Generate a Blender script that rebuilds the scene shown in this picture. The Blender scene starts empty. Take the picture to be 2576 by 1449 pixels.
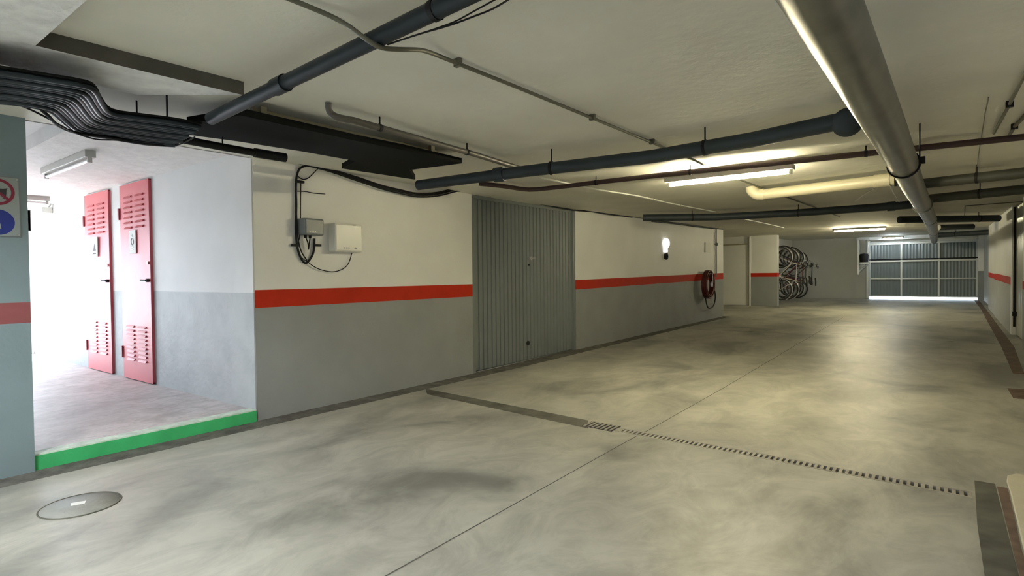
import bpy, bmesh, math, random
from mathutils import Vector, Matrix
random.seed(7)
PI = math.pi
C = bpy.context.scene.collection
S = bpy.context.scene

# ------------------------------------------------------------------ camera
F, CX, CY, CAMH = 1409.0, 1288.0, 724.5, 1.3
def _cam(x, y): return Vector(((x-CX)/F, -(y-CY)/F, -1.0)).normalized()
_Y = _cam(2345, 684); _L = _cam(-610, 716); _L = (_L - _Y*_L.dot(_Y)).normalized()
_X = -_L; _Z = _X.cross(_Y)
R = Matrix((_X, _Y, _Z))
cam_data = bpy.data.cameras.new('camera'); cam = bpy.data.objects.new('camera', cam_data); C.objects.link(cam)
cam.matrix_world = Matrix.Translation((0, 0, CAMH)) @ R.to_4x4()
cam_data.sensor_width = 36; cam_data.lens = 36*F/2576; cam_data.clip_start = 0.05; cam_data.clip_end = 200
S.camera = cam

# ------------------------------------------------------------------ world, sun, exposure
w = bpy.data.worlds.new('world'); S.world = w; w.use_nodes = True
bg = w.node_tree.nodes['Background']; bg.inputs[0].default_value = (0.72, 0.86, 1.0, 1); bg.inputs[1].default_value = 10.0
sun_d = bpy.data.lights.new('sun', 'SUN'); sun_d.energy = 27; sun_d.angle = 0.03; sun_d.color = (1, .97, .92)
sun = bpy.data.objects.new('sun', sun_d); C.objects.link(sun); sun.location = (-20, 0, 12)
sun.rotation_euler = Vector((0.62, 0.16, -1.0)).to_track_quat('-Z', 'Y').to_euler()
por_d = bpy.data.lights.new('daylight_portal', 'AREA'); por_d.shape = 'RECTANGLE'; por_d.size = 3.2; por_d.size_y = 2.2
por_d.cycles.is_portal = True
por = bpy.data.objects.new('daylight_portal', por_d); C.objects.link(por); por.location = (-12.1, 0.98, 1.2)
por.rotation_euler = Vector((1, 0, 0)).to_track_quat('-Z', 'Y').to_euler()
TUBE = 260.0          # emission of a lit fluorescent tube
S.view_settings.view_transform = 'Standard'; S.view_settings.look = 'None'
S.view_settings.exposure = 0.45; S.view_settings.gamma = 1.0; S.view_settings.use_curve_mapping = False

# ------------------------------------------------------------------ helpers
RS, RY = 0.014, 6.5
def rise(y): return max(0.0, y-RY)*RS            # the garage floor climbs gently towards the far gate
def ray(x, y): return R @ _cam(x, y)
def at(x, y, h):                                  # point of the picture at height h above the sloping floor
    d = ray(x, y); yy = 0.0
    for _ in range(60):
        t = (h + rise(yy) - CAMH)/d.z; yy = (yy + d.y*t)/2
    t = (h + rise(yy) - CAMH)/d.z
    return Vector((d.x*t, d.y*t, h))
def _fin(d, t): return Vector((d.x*t, d.y*t, CAMH + d.z*t - rise(d.y*t)))
def atx(x, y, X): d = ray(x, y); return _fin(d, X/d.x)
def aty(x, y, Y): d = ray(x, y); return _fin(d, Y/d.y)
WL = [(-4.97, 2.68), (-4.955, 5.72), (-4.92, 8.40), (-4.65, 16.0)]
def wallx(Y):
    if Y <= 2.68: return -4.97
    for (a, b), (c, d) in zip(WL, WL[1:]):
        if Y <= d: return a + (c-a)*(Y-b)/(d-b)
    return -4.65
def atw(x, y, off=0.0):                           # point of the picture on the left wall
    X = -4.97
    for _ in range(20): X = wallx(atx(x, y, X).y) + off
    return atx(x, y, X)

class M:
    def __init__(s): s.v = []; s.f = []; s.mi = []; s.sm = []
    def add(s, vs, fs, mi=0, smooth=False):
        n = len(s.v); s.v += [Vector(p) for p in vs]
        for f in fs: s.f.append([n+i for i in f]); s.mi.append(mi); s.sm.append(smooth)
    def box(s, a, b, mi=0):
        x0, y0, z0 = a; x1, y1, z1 = b
        s.add([(x0,y0,z0),(x1,y0,z0),(x1,y1,z0),(x0,y1,z0),(x0,y0,z1),(x1,y0,z1),(x1,y1,z1),(x0,y1,z1)],
              [(0,3,2,1),(4,5,6,7),(0,1,5,4),(1,2,6,5),(2,3,7,6),(3,0,4,7)], mi)
    def prism(s, pts, z0, z1, mi=0):
        n = len(pts)
        s.add([(p[0], p[1], z0) for p in pts]+[(p[0], p[1], z1) for p in pts],
              [tuple(range(n-1,-1,-1)), tuple(range(n, 2*n))]+[(i, (i+1) % n, (i+1) % n+n, i+n) for i in range(n)], mi)
    def extr(s, pts, d, mi=0, smooth=False):      # closed outline of 3D points pushed along d
        n = len(pts); d = Vector(d); pts = [Vector(p) for p in pts]
        s.add(pts+[p+d for p in pts], [tuple(range(n-1,-1,-1)), tuple(range(n, 2*n))]+[(i, (i+1) % n, (i+1) % n+n, i+n) for i in range(n)], mi, smooth)
    def tube(s, pts, r, seg=12, mi=0, closed=False, caps=True):
        pts = [Vector(p) for p in pts]; n = len(pts)
        rr = r if isinstance(r, (list, tuple)) else [r]*n
        up = None; rings = []
        for i, p in enumerate(pts):
            if closed: t = (pts[(i+1) % n]-pts[i-1])
            else: t = pts[min(i+1, n-1)]-pts[max(i-1, 0)]
            t.normalize()
            if up is None:
                up = t.cross(Vector((0, 0, 1)));
                if up.length < .2: up = t.cross(Vector((0, 1, 0)))
            up = (up - t*up.dot(t)).normalized(); w2 = t.cross(up)
            rings.append([p + (up*math.cos(a)+w2*math.sin(a))*rr[i] for a in [2*PI*k/seg for k in range(seg)]])
        vs = [q for g in rings for q in g]; fs = []
        for i in range(n if closed else n-1):
            j = (i+1) % n
            for k in range(seg): fs.append((i*seg+k, i*seg+(k+1) % seg, j*seg+(k+1) % seg, j*seg+k))
        s.add(vs, fs, mi, True)
        if caps and not closed:
            s.add(rings[0], [tuple(range(seg-1, -1, -1))], mi); s.add(rings[-1], [tuple(range(seg))], mi)
    def disc(s, c, n, r, t, seg=24, mi=0): c = Vector(c); n = Vector(n).normalized(); s.tube([c, c+n*t], r, seg, mi)
    def lathe(s, c, n, prof, seg=24, mi=0):       # prof: (distance along n, radius)
        c = Vector(c); n = Vector(n).normalized()
        s.tube([c+n*d for d, r in prof], [max(r, .0004) for d, r in prof], seg, mi)
    def ball(s, c, r, mi=0, seg=14):
        c = Vector(c); s.tube([c+Vector((0, 0, -r*math.cos(PI*k/8))) for k in range(9)], [max(.0005, r*math.sin(PI*k/8)) for k in range(9)], seg, mi)
    def obj(s, name, mats, parent=None, local=False, bevel=0):
        me = bpy.data.meshes.new(name); o = bpy.data.objects.new(name, me)
        if local: vs = s.v; org = Vector((0, 0, 0))
        else:
            vs = [Vector((p.x, p.y, p.z+rise(p.y))) for p in s.v]
            if parent is not None: org = parent['_o']; org = Vector(org)
            else:
                xs = [p.x for p in vs]; ys = [p.y for p in vs]; zs = [p.z for p in vs]
                org = Vector(((min(xs)+max(xs))/2, (min(ys)+max(ys))/2, min(zs)))
                o['_o'] = list(org); o.location = org
        me.from_pydata([tuple(p-org) for p in vs], [], s.f)
        for m in (mats if isinstance(mats, (list, tuple)) else [mats]): me.materials.append(m)
        me.polygons.foreach_set('material_index', s.mi); me.polygons.foreach_set('use_smooth', s.sm)
        bm = bmesh.new(); bm.from_mesh(me); bmesh.ops.recalc_face_normals(bm, faces=bm.faces); bm.to_mesh(me); bm.free()
        me.update(); C.objects.link(o)
        if parent is not None:
            o.parent = parent; o['_o'] = list(org)
            if not local: o.location = Vector((0, 0, 0))
        if bevel:
            b = o.modifiers.new('bevel', 'BEVEL'); b.width = bevel; b.segments = 2; b.limit_method = 'ANGLE'
        return o
def smooth(pts, n=4):                              # Catmull-Rom through the points
    pts = [Vector(p) for p in pts]; out = []
    for i in range(len(pts)-1):
        a = pts[max(i-1, 0)]; b = pts[i]; c = pts[i+1]; d = pts[min(i+2, len(pts)-1)]
        for k in range(n):
            t = k/n; out.append(.5*((2*b)+(c-a)*t+(2*a-5*b+4*c-d)*t*t+(3*b-a-3*c+d)*t**3))
    return out+[pts[-1]]
def tag(o, label=None, cat=None, group=None, kind=None):
    if label: o['label'] = label
    if cat: o['category'] = cat
    if group: o['group'] = group
    if kind: o['kind'] = kind
    return o
def thing(name, loc, label, cat, group=None, kind=None):
    o = bpy.data.objects.new(name, None); o.empty_display_size = .1; C.objects.link(o)
    p = Vector(loc); p.z += rise(p.y); o.location = p; o['_o'] = list(p)
    return tag(o, label, cat, group, kind)
def struct(m, name, mats): o = m.obj(name, mats); o['kind'] = 'structure'; return o
def copy_tree(o, parent=None):
    c = o.copy(); C.objects.link(c); c.parent = parent
    for ch in o.children: copy_tree(ch, c)
    return c

# ------------------------------------------------------------------ materials
def mat(name, col, rough=.6, metal=0.0, nscale=0, namp=.1, bump=0, bscale=40, spec=.5, emit=None, es=0, coat=0):
    m = bpy.data.materials.new(name); m.use_nodes = True; nt = m.node_tree; b = nt.nodes['Principled BSDF']
    b.inputs['Base Color'].default_value = (*col, 1); b.inputs['Roughness'].default_value = rough
    b.inputs['Metallic'].default_value = metal; b.inputs['Specular IOR Level'].default_value = spec
    if coat: b.inputs['Coat Weight'].default_value = coat
    g = nt.nodes.new('ShaderNodeNewGeometry')
    if nscale:
        n = nt.nodes.new('ShaderNodeTexNoise'); n.inputs['Scale'].default_value = nscale; n.inputs['Detail'].default_value = 6
        nt.links.new(g.outputs['Position'], n.inputs['Vector'])
        r = nt.nodes.new('ShaderNodeValToRGB'); e = r.color_ramp.elements
        e[0].position = .3; e[1].position = .7
        e[0].color = tuple(c*(1-namp) for c in col)+(1,); e[1].color = tuple(min(1, c*(1+namp)) for c in col)+(1,)
        nt.links.new(n.outputs['Fac'], r.inputs['Fac']); nt.links.new(r.outputs['Color'], b.inputs['Base Color'])
    if bump:
        n2 = nt.nodes.new('ShaderNodeTexNoise'); n2.inputs['Scale'].default_value = bscale; n2.inputs['Detail'].default_value = 4
        nt.links.new(g.outputs['Position'], n2.inputs['Vector'])
        bp = nt.nodes.new('ShaderNodeBump'); bp.inputs['Strength'].default_value = bump; bp.inputs['Distance'].default_value = .02
        nt.links.new(n2.outputs['Fac'], bp.inputs['Height']); nt.links.new(bp.outputs['Normal'], b.inputs['Normal'])
    if emit: b.inputs['Emission Color'].default_value = (*emit, 1); b.inputs['Emission Strength'].default_value = es
    return m

def floor_mat(name, light, mid, dark, rough=.42, sc=1.0):
    m = bpy.data.materials.new(name); m.use_nodes = True; nt = m.node_tree; b = nt.nodes['Principled BSDF']; N = nt.nodes.new; L = nt.links.new
    g = N('ShaderNodeNewGeometry')
    mp = N('ShaderNodeMapping'); mp.inputs['Scale'].default_value = (.9*sc, .55*sc, 1); mp.inputs['Rotation'].default_value = (0, 0, .15); L(g.outputs['Position'], mp.inputs['Vector'])
    n1 = N('ShaderNodeTexNoise'); n1.inputs['Scale'].default_value = 1.1; n1.inputs['Detail'].default_value = 7; n1.inputs['Roughness'].default_value = .55; n1.inputs['Distortion'].default_value = .6
    L(mp.outputs[0], n1.inputs['Vector'])
    r = N('ShaderNodeValToRGB'); e = r.color_ramp.elements
    e[0].position = .36; e[0].color = (*dark, 1); e[1].position = .66; e[1].color = (*light, 1)
    k = e.new(.48); k.color = (*mid, 1)
    L(n1.outputs['Fac'], r.inputs['Fac'])
    n2 = N('ShaderNodeTexNoise'); n2.inputs['Scale'].default_value = 3.2; n2.inputs['Detail'].default_value = 9; n2.inputs['Roughness'].default_value = .7; n2.inputs['Distortion'].default_value = 1.2
    L(mp.outputs[0], n2.inputs['Vector'])
    r2 = N('ShaderNodeValToRGB'); e2 = r2.color_ramp.elements; e2[0].position = .38; e2[0].color = (.76, .76, .76, 1); e2[1].position = .6; e2[1].color = (1.06, 1.06, 1.06, 1)
    L(n2.outputs['Fac'], r2.inputs['Fac'])
    mx = N('ShaderNodeMixRGB'); mx.blend_type = 'MULTIPLY'; mx.inputs[0].default_value = 1; L(r.outputs[0], mx.inputs[1]); L(r2.outputs[0], mx.inputs[2])
    L(mx.outputs[0], b.inputs['Base Color'])
    r3 = N('ShaderNodeMapRange'); r3.inputs['To Min'].default_value = rough-.1; r3.inputs['To Max'].default_value = rough+.15
    L(n2.outputs['Fac'], r3.inputs['Value']); L(r3.outputs[0], b.inputs['Roughness'])
    bp = N('ShaderNodeBump'); bp.inputs['Strength'].default_value = .12; bp.inputs['Distance'].default_value = .02
    n4 = N('ShaderNodeTexNoise'); n4.inputs['Scale'].default_value = 9; n4.inputs['Detail'].default_value = 5; L(g.outputs['Position'], n4.inputs['Vector'])
    L(n4.outputs['Fac'], bp.inputs['Height']); L(bp.outputs['Normal'], b.inputs['Normal'])
    return m
m_floor = floor_mat('polished_concrete', (.485, .475, .41), (.375, .368, .32), (.215, .215, .19))
m_lobby = floor_mat('lobby_concrete', (.66, .61, .61), (.60, .55, .55), (.52, .47, .47), .5, 3)
m_gutter = mat('gutter_concrete', (.12, .115, .10), .85, nscale=7, namp=.45, bump=.5, bscale=30)
m_joint = mat('joint', (.10, .095, .08), .9)
m_ceil = mat('painted_slab', (.74, .725, .64), .7, nscale=1.3, namp=.08, bump=.25, bscale=14)
m_plaster = mat('rough_plaster', (.88, .89, .90), .75, nscale=9, namp=.12, bump=1.0, bscale=11)
m_white = mat('white_paint', (.84, .845, .83), .55, nscale=1.8, namp=.035, bump=.12, bscale=35)
m_grey = mat('grey_paint', (.30, .315, .318), .6, nscale=2.5, namp=.06, bump=.15, bscale=30, spec=.3)
m_lgrey = mat('light_grey_paint', (.42, .44, .45), .6, nscale=4, namp=.08, bump=.3, bscale=18)
m_red = mat('red_stripe_paint', (.50, .026, .008), .7, nscale=6, namp=.06, spec=.2)
m_green = mat('green_kerb_paint', (.05, .46, .16), .5, nscale=6, namp=.12, bump=.2)
m_kerbtop = mat('worn_kerb_edge', (.62, .72, .62), .7, nscale=12, namp=.2, bump=.4)
m_door = mat('grey_door_steel', (.235, .262, .265), .33, metal=.25, nscale=3, namp=.05)
m_farsteel = mat('gate_steel', (.20, .235, .245), .4, metal=.3)
m_frame = mat('gate_frame_steel', (.58, .62, .63), .4, metal=.3)
m_pink = mat('pink_enamel', (.62, .10, .12), .48, nscale=1.6, namp=.05, bump=.25, bscale=3.0)
m_pinkdark = mat('dark_pink_metal', (.30, .045, .055), .5)
m_black = mat('black_plastic', (.010, .010, .011), .6, spec=.25)
m_tray = mat('black_tray_paint', (.010, .011, .010), .9, spec=.1)
m_rubber = mat('black_rubber', (.02, .02, .02), .75)
m_bluepipe = mat('dark_blue_grey_pipe', (.010, .017, .024), .42, nscale=6, namp=.2, spec=.35)
m_grpipe = mat('grey_pvc_pipe', (.032, .043, .050), .5, nscale=5, namp=.15, spec=.35)
m_brownpipe = mat('dark_maroon_pipe', (.045, .022, .022), .5)
m_tan = mat('painted_conduit', (.30, .28, .20), .5)
m_dimcond = mat('dim_conduit', (.13, .125, .09), .5)
m_cream = mat('cream_pvc', (.42, .39, .28), .4)
m_galv = mat('galvanised_steel', (.135, .135, .115), .36, metal=.35, nscale=5, namp=.18, bump=.08, bscale=9)
m_steel = mat('steel', (.6, .6, .6), .3, metal=.9)
m_alu = mat('brushed_aluminium', (.75, .75, .76), .28, metal=.9)
m_whiteplastic = mat('white_plastic', (.78, .78, .72), .35)
m_greyplastic = mat('grey_enclosure', (.20, .22, .23), .35)
m_paper = mat('paper', (.8, .8, .77), .7)
m_ink = mat('ink', (.04, .04, .05), .7)
m_signred = mat('sign_red', (.22, .02, .05), .5)
m_signblue = mat('sign_blue', (.015, .03, .22), .5)
m_signshaded = mat('sign_white_shaded', (.30, .34, .34), .5)  # white darkened: the shade on the plate is put into its colour
m_hose = mat('dark_red_hose', (.09, .012, .008), .5)
m_lamp_body = mat('lamp_housing', (.55, .54, .50), .5)
m_tubeoff = mat('unlit_tube', (.85, .83, .82), .3)
m_tube_warm = mat('lit_tube_warm', (1, 1, 1), .4, emit=(1.0, .89, .57), es=TUBE*1.35)
m_tube_fill = mat('fill_tube_neutral', (1, 1, 1), .4, emit=(.93, .97, 1.0), es=TUBE*1.9)  # only for the added fill lamps behind the camera
m_tube_cool = mat('lit_tube_cool', (1, 1, 1), .4, emit=(.86, .95, 1.0), es=TUBE*.5)
m_shutter = mat('shutter_steel', (.55, .56, .52), .3, metal=.3, bump=.1, bscale=4)
m_outside = mat('outdoor_paving', (.6, .6, .58), .8, nscale=3, namp=.1)
m_dirt = mat('damp_concrete', (.11, .108, .088), .85, nscale=5, namp=.4, bump=.4, bscale=12, spec=.2)
m_rust = mat('rust_brown_dirt', (.13, .085, .06), .85, nscale=9, namp=.4)
m_bluewall = mat('blue_grey_paint', (.20, .265, .29), .55, nscale=3, namp=.05, bump=.12)
m_patch = mat('worn_concrete', (.30, .30, .27), .55, nscale=5, namp=.2, bump=.2)
m_lceil = mat('lobby_ceiling_plaster', (.80, .78, .76), .75, nscale=6, namp=.06, bump=.7, bscale=7)
m_lobbywhite = mat('lobby_wall_paint', (.68, .68, .67), .6, nscale=1.6, namp=.05, bump=.15, bscale=12)
m_mutedred = mat('muted_red_stripe', (.26, .075, .08), .55, nscale=6, namp=.08)  # duller red for the stripe on the near pillar
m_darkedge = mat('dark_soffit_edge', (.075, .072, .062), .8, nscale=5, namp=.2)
m_pad = mat('pale_ramp_concrete', (.60, .56, .43), .6, nscale=4, namp=.08, bump=.2)
m_slotshade = mat('drain_slot_shade', (.008, .008, .008), .9)  # shade of the drain slots put into the colour
m_grate = mat('drain_grate', (.34, .32, .27), .6, nscale=10, namp=.25)

H = 2.41
# ------------------------------------------------------------------ structure
GX = -4.70   # where the floor slab stops and the wall gutter begins
m = M()      # floor slab, with a kink where it starts to climb
def fl(pts, z=0, t=.2): m.prism(pts, z-t, z)
def dy(x): return 4.182 + (.2-x)*.045          # middle of the drain channel, slightly skew to the garage
DW, DXL, DXR = .056, -2.42, .19
fl([(GX, -6), (1.6, -6), (1.6, 4.0), (DXR, dy(DXR)-DW), (DXL, dy(DXL)-DW), (GX, 4.0)])
fl([(GX, 4.0), (DXL, dy(DXL)-DW), (DXL, dy(DXL)+DW), (GX, 4.6)]); fl([(1.6, 4.0), (1.6, 4.6), (DXR, dy(DXR)+DW), (DXR, dy(DXR)-DW)])
fl([(GX, 4.6), (DXL, dy(DXL)+DW), (DXR, dy(DXR)+DW), (1.6, 4.6), (1.6, 6.5), (GX, 6.5)])
fl([(GX, 6.5), (1.6, 6.5), (1.8, 27), (-4.30, 27), (-4.30, 20.5), (-4.42, 16.0)])
fl([(-8, 15.9), (-4.42, 15.9), (-4.3, 20.6), (-8, 20.6)]); fl([(-6, 20.6), (-4.3, 20.6), (-4.3, 27), (-6, 27)])
floor = struct(m, 'floor', m_floor)
m = M(); m.box((-8.3, -6.3, -.45), (1.9, 6.5, -.26)); m.box((-8.3, 6.5, -.45), (1.9, 27.2, -.26)); struct(m, 'floor_leak_slab', m_gutter)  # unseen slab added underneath to stop light leaking up at floor edges
m = M(); m.prism([(-5.0, -6), (GX, -6), (GX, 2.66), (GX, 6.5), (-5.0, 6.5)], -.25, -.006)
m.prism([(-5.0, 6.5), (GX, 6.5), (-4.42, 16.0), (-4.66, 16.0), (-5.0, 8.4)], -.25, -.006)
struct(m, 'trim_1', m_gutter)                     # sunken dark gutter along the left wall
m = M(); m.prism([(DXL, dy(DXL)-DW-.02), (DXR, dy(DXR)-DW-.02), (DXR, dy(DXR)+DW+.02), (DXL, dy(DXL)+DW+.02)], -.24, -.15)
for sg in (-1, 1): m.prism([(DXL, dy(DXL)+sg*(DW-.003)), (DXR, dy(DXR)+sg*(DW-.003)), (DXR, dy(DXR)+sg*DW), (DXL, dy(DXL)+sg*DW)], -.2, -.03)
struct(m, 'trim_2', m_slotshade)   # bottom and sides of the drain channel, slot shade put into black colour
m = M()
jp = [(-1.895, -2.0), (-1.905, 4.20)]; jq = [(-1.895, 4.34), (-1.90, 6.5)]; jr = [(-1.90, 6.5), (-1.85, 17)]
for (a, b) in (jp, jq, jr): m.add([(a[0]-.004, a[1], .0012), (a[0]+.004, a[1], .0012), (b[0]+.004, b[1], .0012), (b[0]-.004, b[1], .0012)], [(0, 1, 2, 3)])
m.add([(GX, 12.4, .0012), (1.15, 12.4, .0012), (1.15, 12.42, .0012), (GX, 12.42, .0012)], [(0, 1, 2, 3)])
struct(m, 'trim_3', m_joint)                      # saw-cut joints in the slab

m = M()
m.prism([(-5.0, -6.2), (1.7, -6.2), (1.7, 6.5), (-5.0, 6.5)], H, H+.3)
m.prism([(-5.0, 6.5), (1.7, 6.5), (1.9, 27.2), (-5.0, 27.2)], H, H+.3)
m.prism([(-8.2, 15.8), (-5.0, 15.8), (-5.0, 27.2), (-8.2, 27.2)], H, H+.3)
struct(m, 'ceiling', m_ceil)
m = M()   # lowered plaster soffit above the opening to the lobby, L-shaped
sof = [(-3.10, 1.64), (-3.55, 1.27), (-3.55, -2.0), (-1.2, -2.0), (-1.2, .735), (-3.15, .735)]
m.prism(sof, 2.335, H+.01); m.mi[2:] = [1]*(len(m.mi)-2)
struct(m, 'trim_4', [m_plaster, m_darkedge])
m = M()   # lobby ceiling: higher by the camera, lower beyond a step
m.box((-12.3, 1.45, 2.49), (-5.0, 2.9, 2.9)); m.box((-12.3, -1.7, 2.61), (-5.0, 1.45, 2.9)); m.box((-5.02, -1.7, H), (-4.98, 2.9, 2.9))
struct(m, 'trim_5', m_lceil)

def banded(name, pts, thick, z1=.0, stripe=(1.035, 1.20), top=2.62, low=m_grey, red=m_red, up=m_white, base=-.25):
    """wall whose face follows pts (x, y), pushed back by thick; grey below, red stripe, white above"""
    m = M(); t = Vector((*thick, 0)) if len(thick) == 2 else Vector(thick)
    for (a, b) in zip(pts, pts[1:]):
        q = [(a[0], a[1]), (b[0], b[1]), (b[0]+t.x, b[1]+t.y), (a[0]+t.x, a[1]+t.y)]
        m.prism(q, base, stripe[0], 0); m.prism(q, stripe[0], stripe[1], 1); m.prism(q, stripe[1], top, 2)
    return struct(m, name, [low, red, up])
banded('wall_left', [(-4.97, 2.695), (-4.957, 5.72)], (-.25, 0))
banded('wall_left_far', [(-4.92, 8.40), (-4.905, 8.72), (-4.65, 16.0)], (-.25, 0))
banded('wall_left_near', [(-4.93, -6.2), (-4.93, 1.085)], (-.25, 0), stripe=(1.02, 1.16), low=m_bluewall, up=m_bluewall, red=m_mutedred)
m = M(); m.box((-5.25, 5.70, -.25), (-5.08, 8.42, 2.62)); m.box((-5.10, 5.70, -.25), (-4.99, 8.42, .0)); struct(m, 'wall_behind_door', m_grey)
m = M(); m.box((-8.2, 15.75, -.25), (-4.80, 15.95, 2.62)); m.box((-8.2, 15.75, -.25), (-8.0, 20.6, 2.62)); struct(m, 'wall_recess', m_white)
banded('wall_bay', [(-5.04, 20.5), (-4.19, 20.5)], (0, .3), stripe=(1.00, 1.13))
m = M(); m.box((-8.2, 20.56, -.25), (-5.04, 20.8, 2.62)); m.box((-5.08, 20.47, -.1), (-5.03, 20.56, 2.38)); struct(m, 'wall_bay_left', m_white)
m = M(); m.box((-5.15, 20.8, -.25), (-4.75, 27.0, 2.62)); struct(m, 'wall_bicycle_side', m_white)
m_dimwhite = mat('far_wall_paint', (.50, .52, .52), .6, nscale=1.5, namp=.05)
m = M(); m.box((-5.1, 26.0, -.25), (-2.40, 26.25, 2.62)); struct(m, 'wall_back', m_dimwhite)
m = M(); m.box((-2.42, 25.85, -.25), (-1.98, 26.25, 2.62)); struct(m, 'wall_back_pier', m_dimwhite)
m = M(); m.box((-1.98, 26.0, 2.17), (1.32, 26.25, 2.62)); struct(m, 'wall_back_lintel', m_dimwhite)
banded('wall_back_right', [(1.31, 26.0), (1.75, 26.0)], (0, .25), stripe=(1.04, 1.041), red=m_grey)
def rx(Y): return .98+.015*Y
banded('wall_right_far', [(rx(14.2), 14.2), (rx(18.6), 18.6)], (.3, 0), low=m_lgrey, stripe=(.93, 1.08))
banded('wall_right_end', [(rx(18.6)+.02, 18.6), (rx(21.6)+.02, 21.6)], (.3, 0), low=m_lgrey, stripe=(.93, 1.06))
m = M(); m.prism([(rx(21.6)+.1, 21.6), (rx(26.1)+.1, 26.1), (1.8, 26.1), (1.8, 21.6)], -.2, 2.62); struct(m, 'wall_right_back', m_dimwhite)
banded('wall_right', [(rx(-6.2), -6.2), (rx(6.5), 6.5), (rx(12.1), 12.1)], (.3, 0), stripe=(.93, 1.06))
m = M(); m.box((rx(12.1)+.14, 12.0, -.2), (1.6, 14.3, 2.62)); struct(m, 'wall_right_behind_shutter', m_grey)
m = M(); m.box((-5.2, -6.3, -.25), (1.4, -6.1, 2.62)); struct(m, 'wall_near', m_white)

# lobby
m = M(); m.box((-12.2, -1.6, -.2), (-4.99, 2.7, .095)); struct(m, 'floor_lobby', m_lobby)
m = M(); m.box((-5.06, 1.085, -.2), (-4.955, 2.68, .092)); struct(m, 'trim_6', m_green)      # painted kerb
m = M(); m.box((-5.075, 1.085, .05), (-4.962, 2.68, .103)); struct(m, 'trim_7', m_kerbtop)
def lobby_wall(name, a, b, base=.0):
    m = M(); (x0, y0), (x1, y1) = a, b
    m.box((x0, y0, base), (x1, y1, 1.175), 0); m.box((x0, y0, 1.175), (x1, y1, 2.9), 1)
    return struct(m, name, [m_lgrey, m_lobbywhite])
lobby_wall('wall_lobby', (-12.2, 2.682), (-4.975, 2.9))
lobby_wall('wall_lobby_near', (-12.2, -1.8), (-4.99, -1.6))
m = M(); m.box((-12.25, -1.8, 0), (-12.05, -.6, 2.9)); m.box((-12.25, -.6, 2.15), (-12.05, 2.9, 2.9)); m.box((-12.25, 2.58, 0), (-12.05, 2.9, 2.9))
struct(m, 'wall_lobby_end', m_white)
m = M(); m.box((-30, -20, -.3), (-12.2, 20, .06)); struct(m, 'ground_outside_lobby', m_outside)
m = M(); m.box((-6, 26.3, -.3), (8, 45, -.02)); struct(m, 'ground_outside_gate', m_outside)

# ------------------------------------------------------------------ doors
def sheet_x(m, X, y0, y1, z0, z1, t, mi=0): m.box((X, y0, z0), (X+t, y1, z1), mi)
# grey up-and-over garage door in the left wall
d = thing('door_1', (-4.99, 7.06, 0), 'grey ribbed steel garage door set in the left wall between two red-striped walls', 'garage door', kind='structure')
m = M(); n = 27; y0, y1 = 5.80, 8.33
prof = []
for i in range(n):
    a = y0+(y1-y0)*i/n; st = (y1-y0)/n
    prof += [(a, 0), (a+st*.66, 0), (a+st*.72, -.016), (a+st*.94, -.016)]
prof.append((y1, 0))
vs = []
for (yy, dx) in prof:
    X = wallx(yy)-.035+dx; vs += [(X, yy, .015), (X, yy, 2.385)]
m.add(vs, [(2*i, 2*i+2, 2*i+3, 2*i+1) for i in range(len(prof)-1)])
m.box((-5.03, y0, .02), (-5.015, y1, 2.38))
m.obj('door_panel', m_door, d)
m = M()
for yy in (5.745, 8.365): m.box((wallx(yy)-.08, yy-.035, -.1), (wallx(yy)-.012, yy+.035, 2.41))
m.box((-5.04, 5.72, 2.36), (wallx(7)-.02, 8.4, 2.43))
m.obj('door_frame', m_door, d)
p = atw(1330, 650, -.02)
m = M(); m.disc(p, (1, 0, 0), .028, .05); m.tube([p+Vector((.05, 0, 0)), p+Vector((.055, .09, .004))], .009, 8); tag(m.obj('handle', m_steel, d), 'short steel lever handle')
m = M(); q = p+Vector((0, -.01, -.10)); m.disc(q, (1, 0, 0), .013, .03, 12); m.obj('lock', m_ink, d)
p = atw(1328, 863, -.03)
m = M(); m.disc(p, (1, 0, 0), .035, .012, 20); tag(m.obj('vent_hole', m_black, d), 'round black hole near the bottom of the door')

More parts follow.
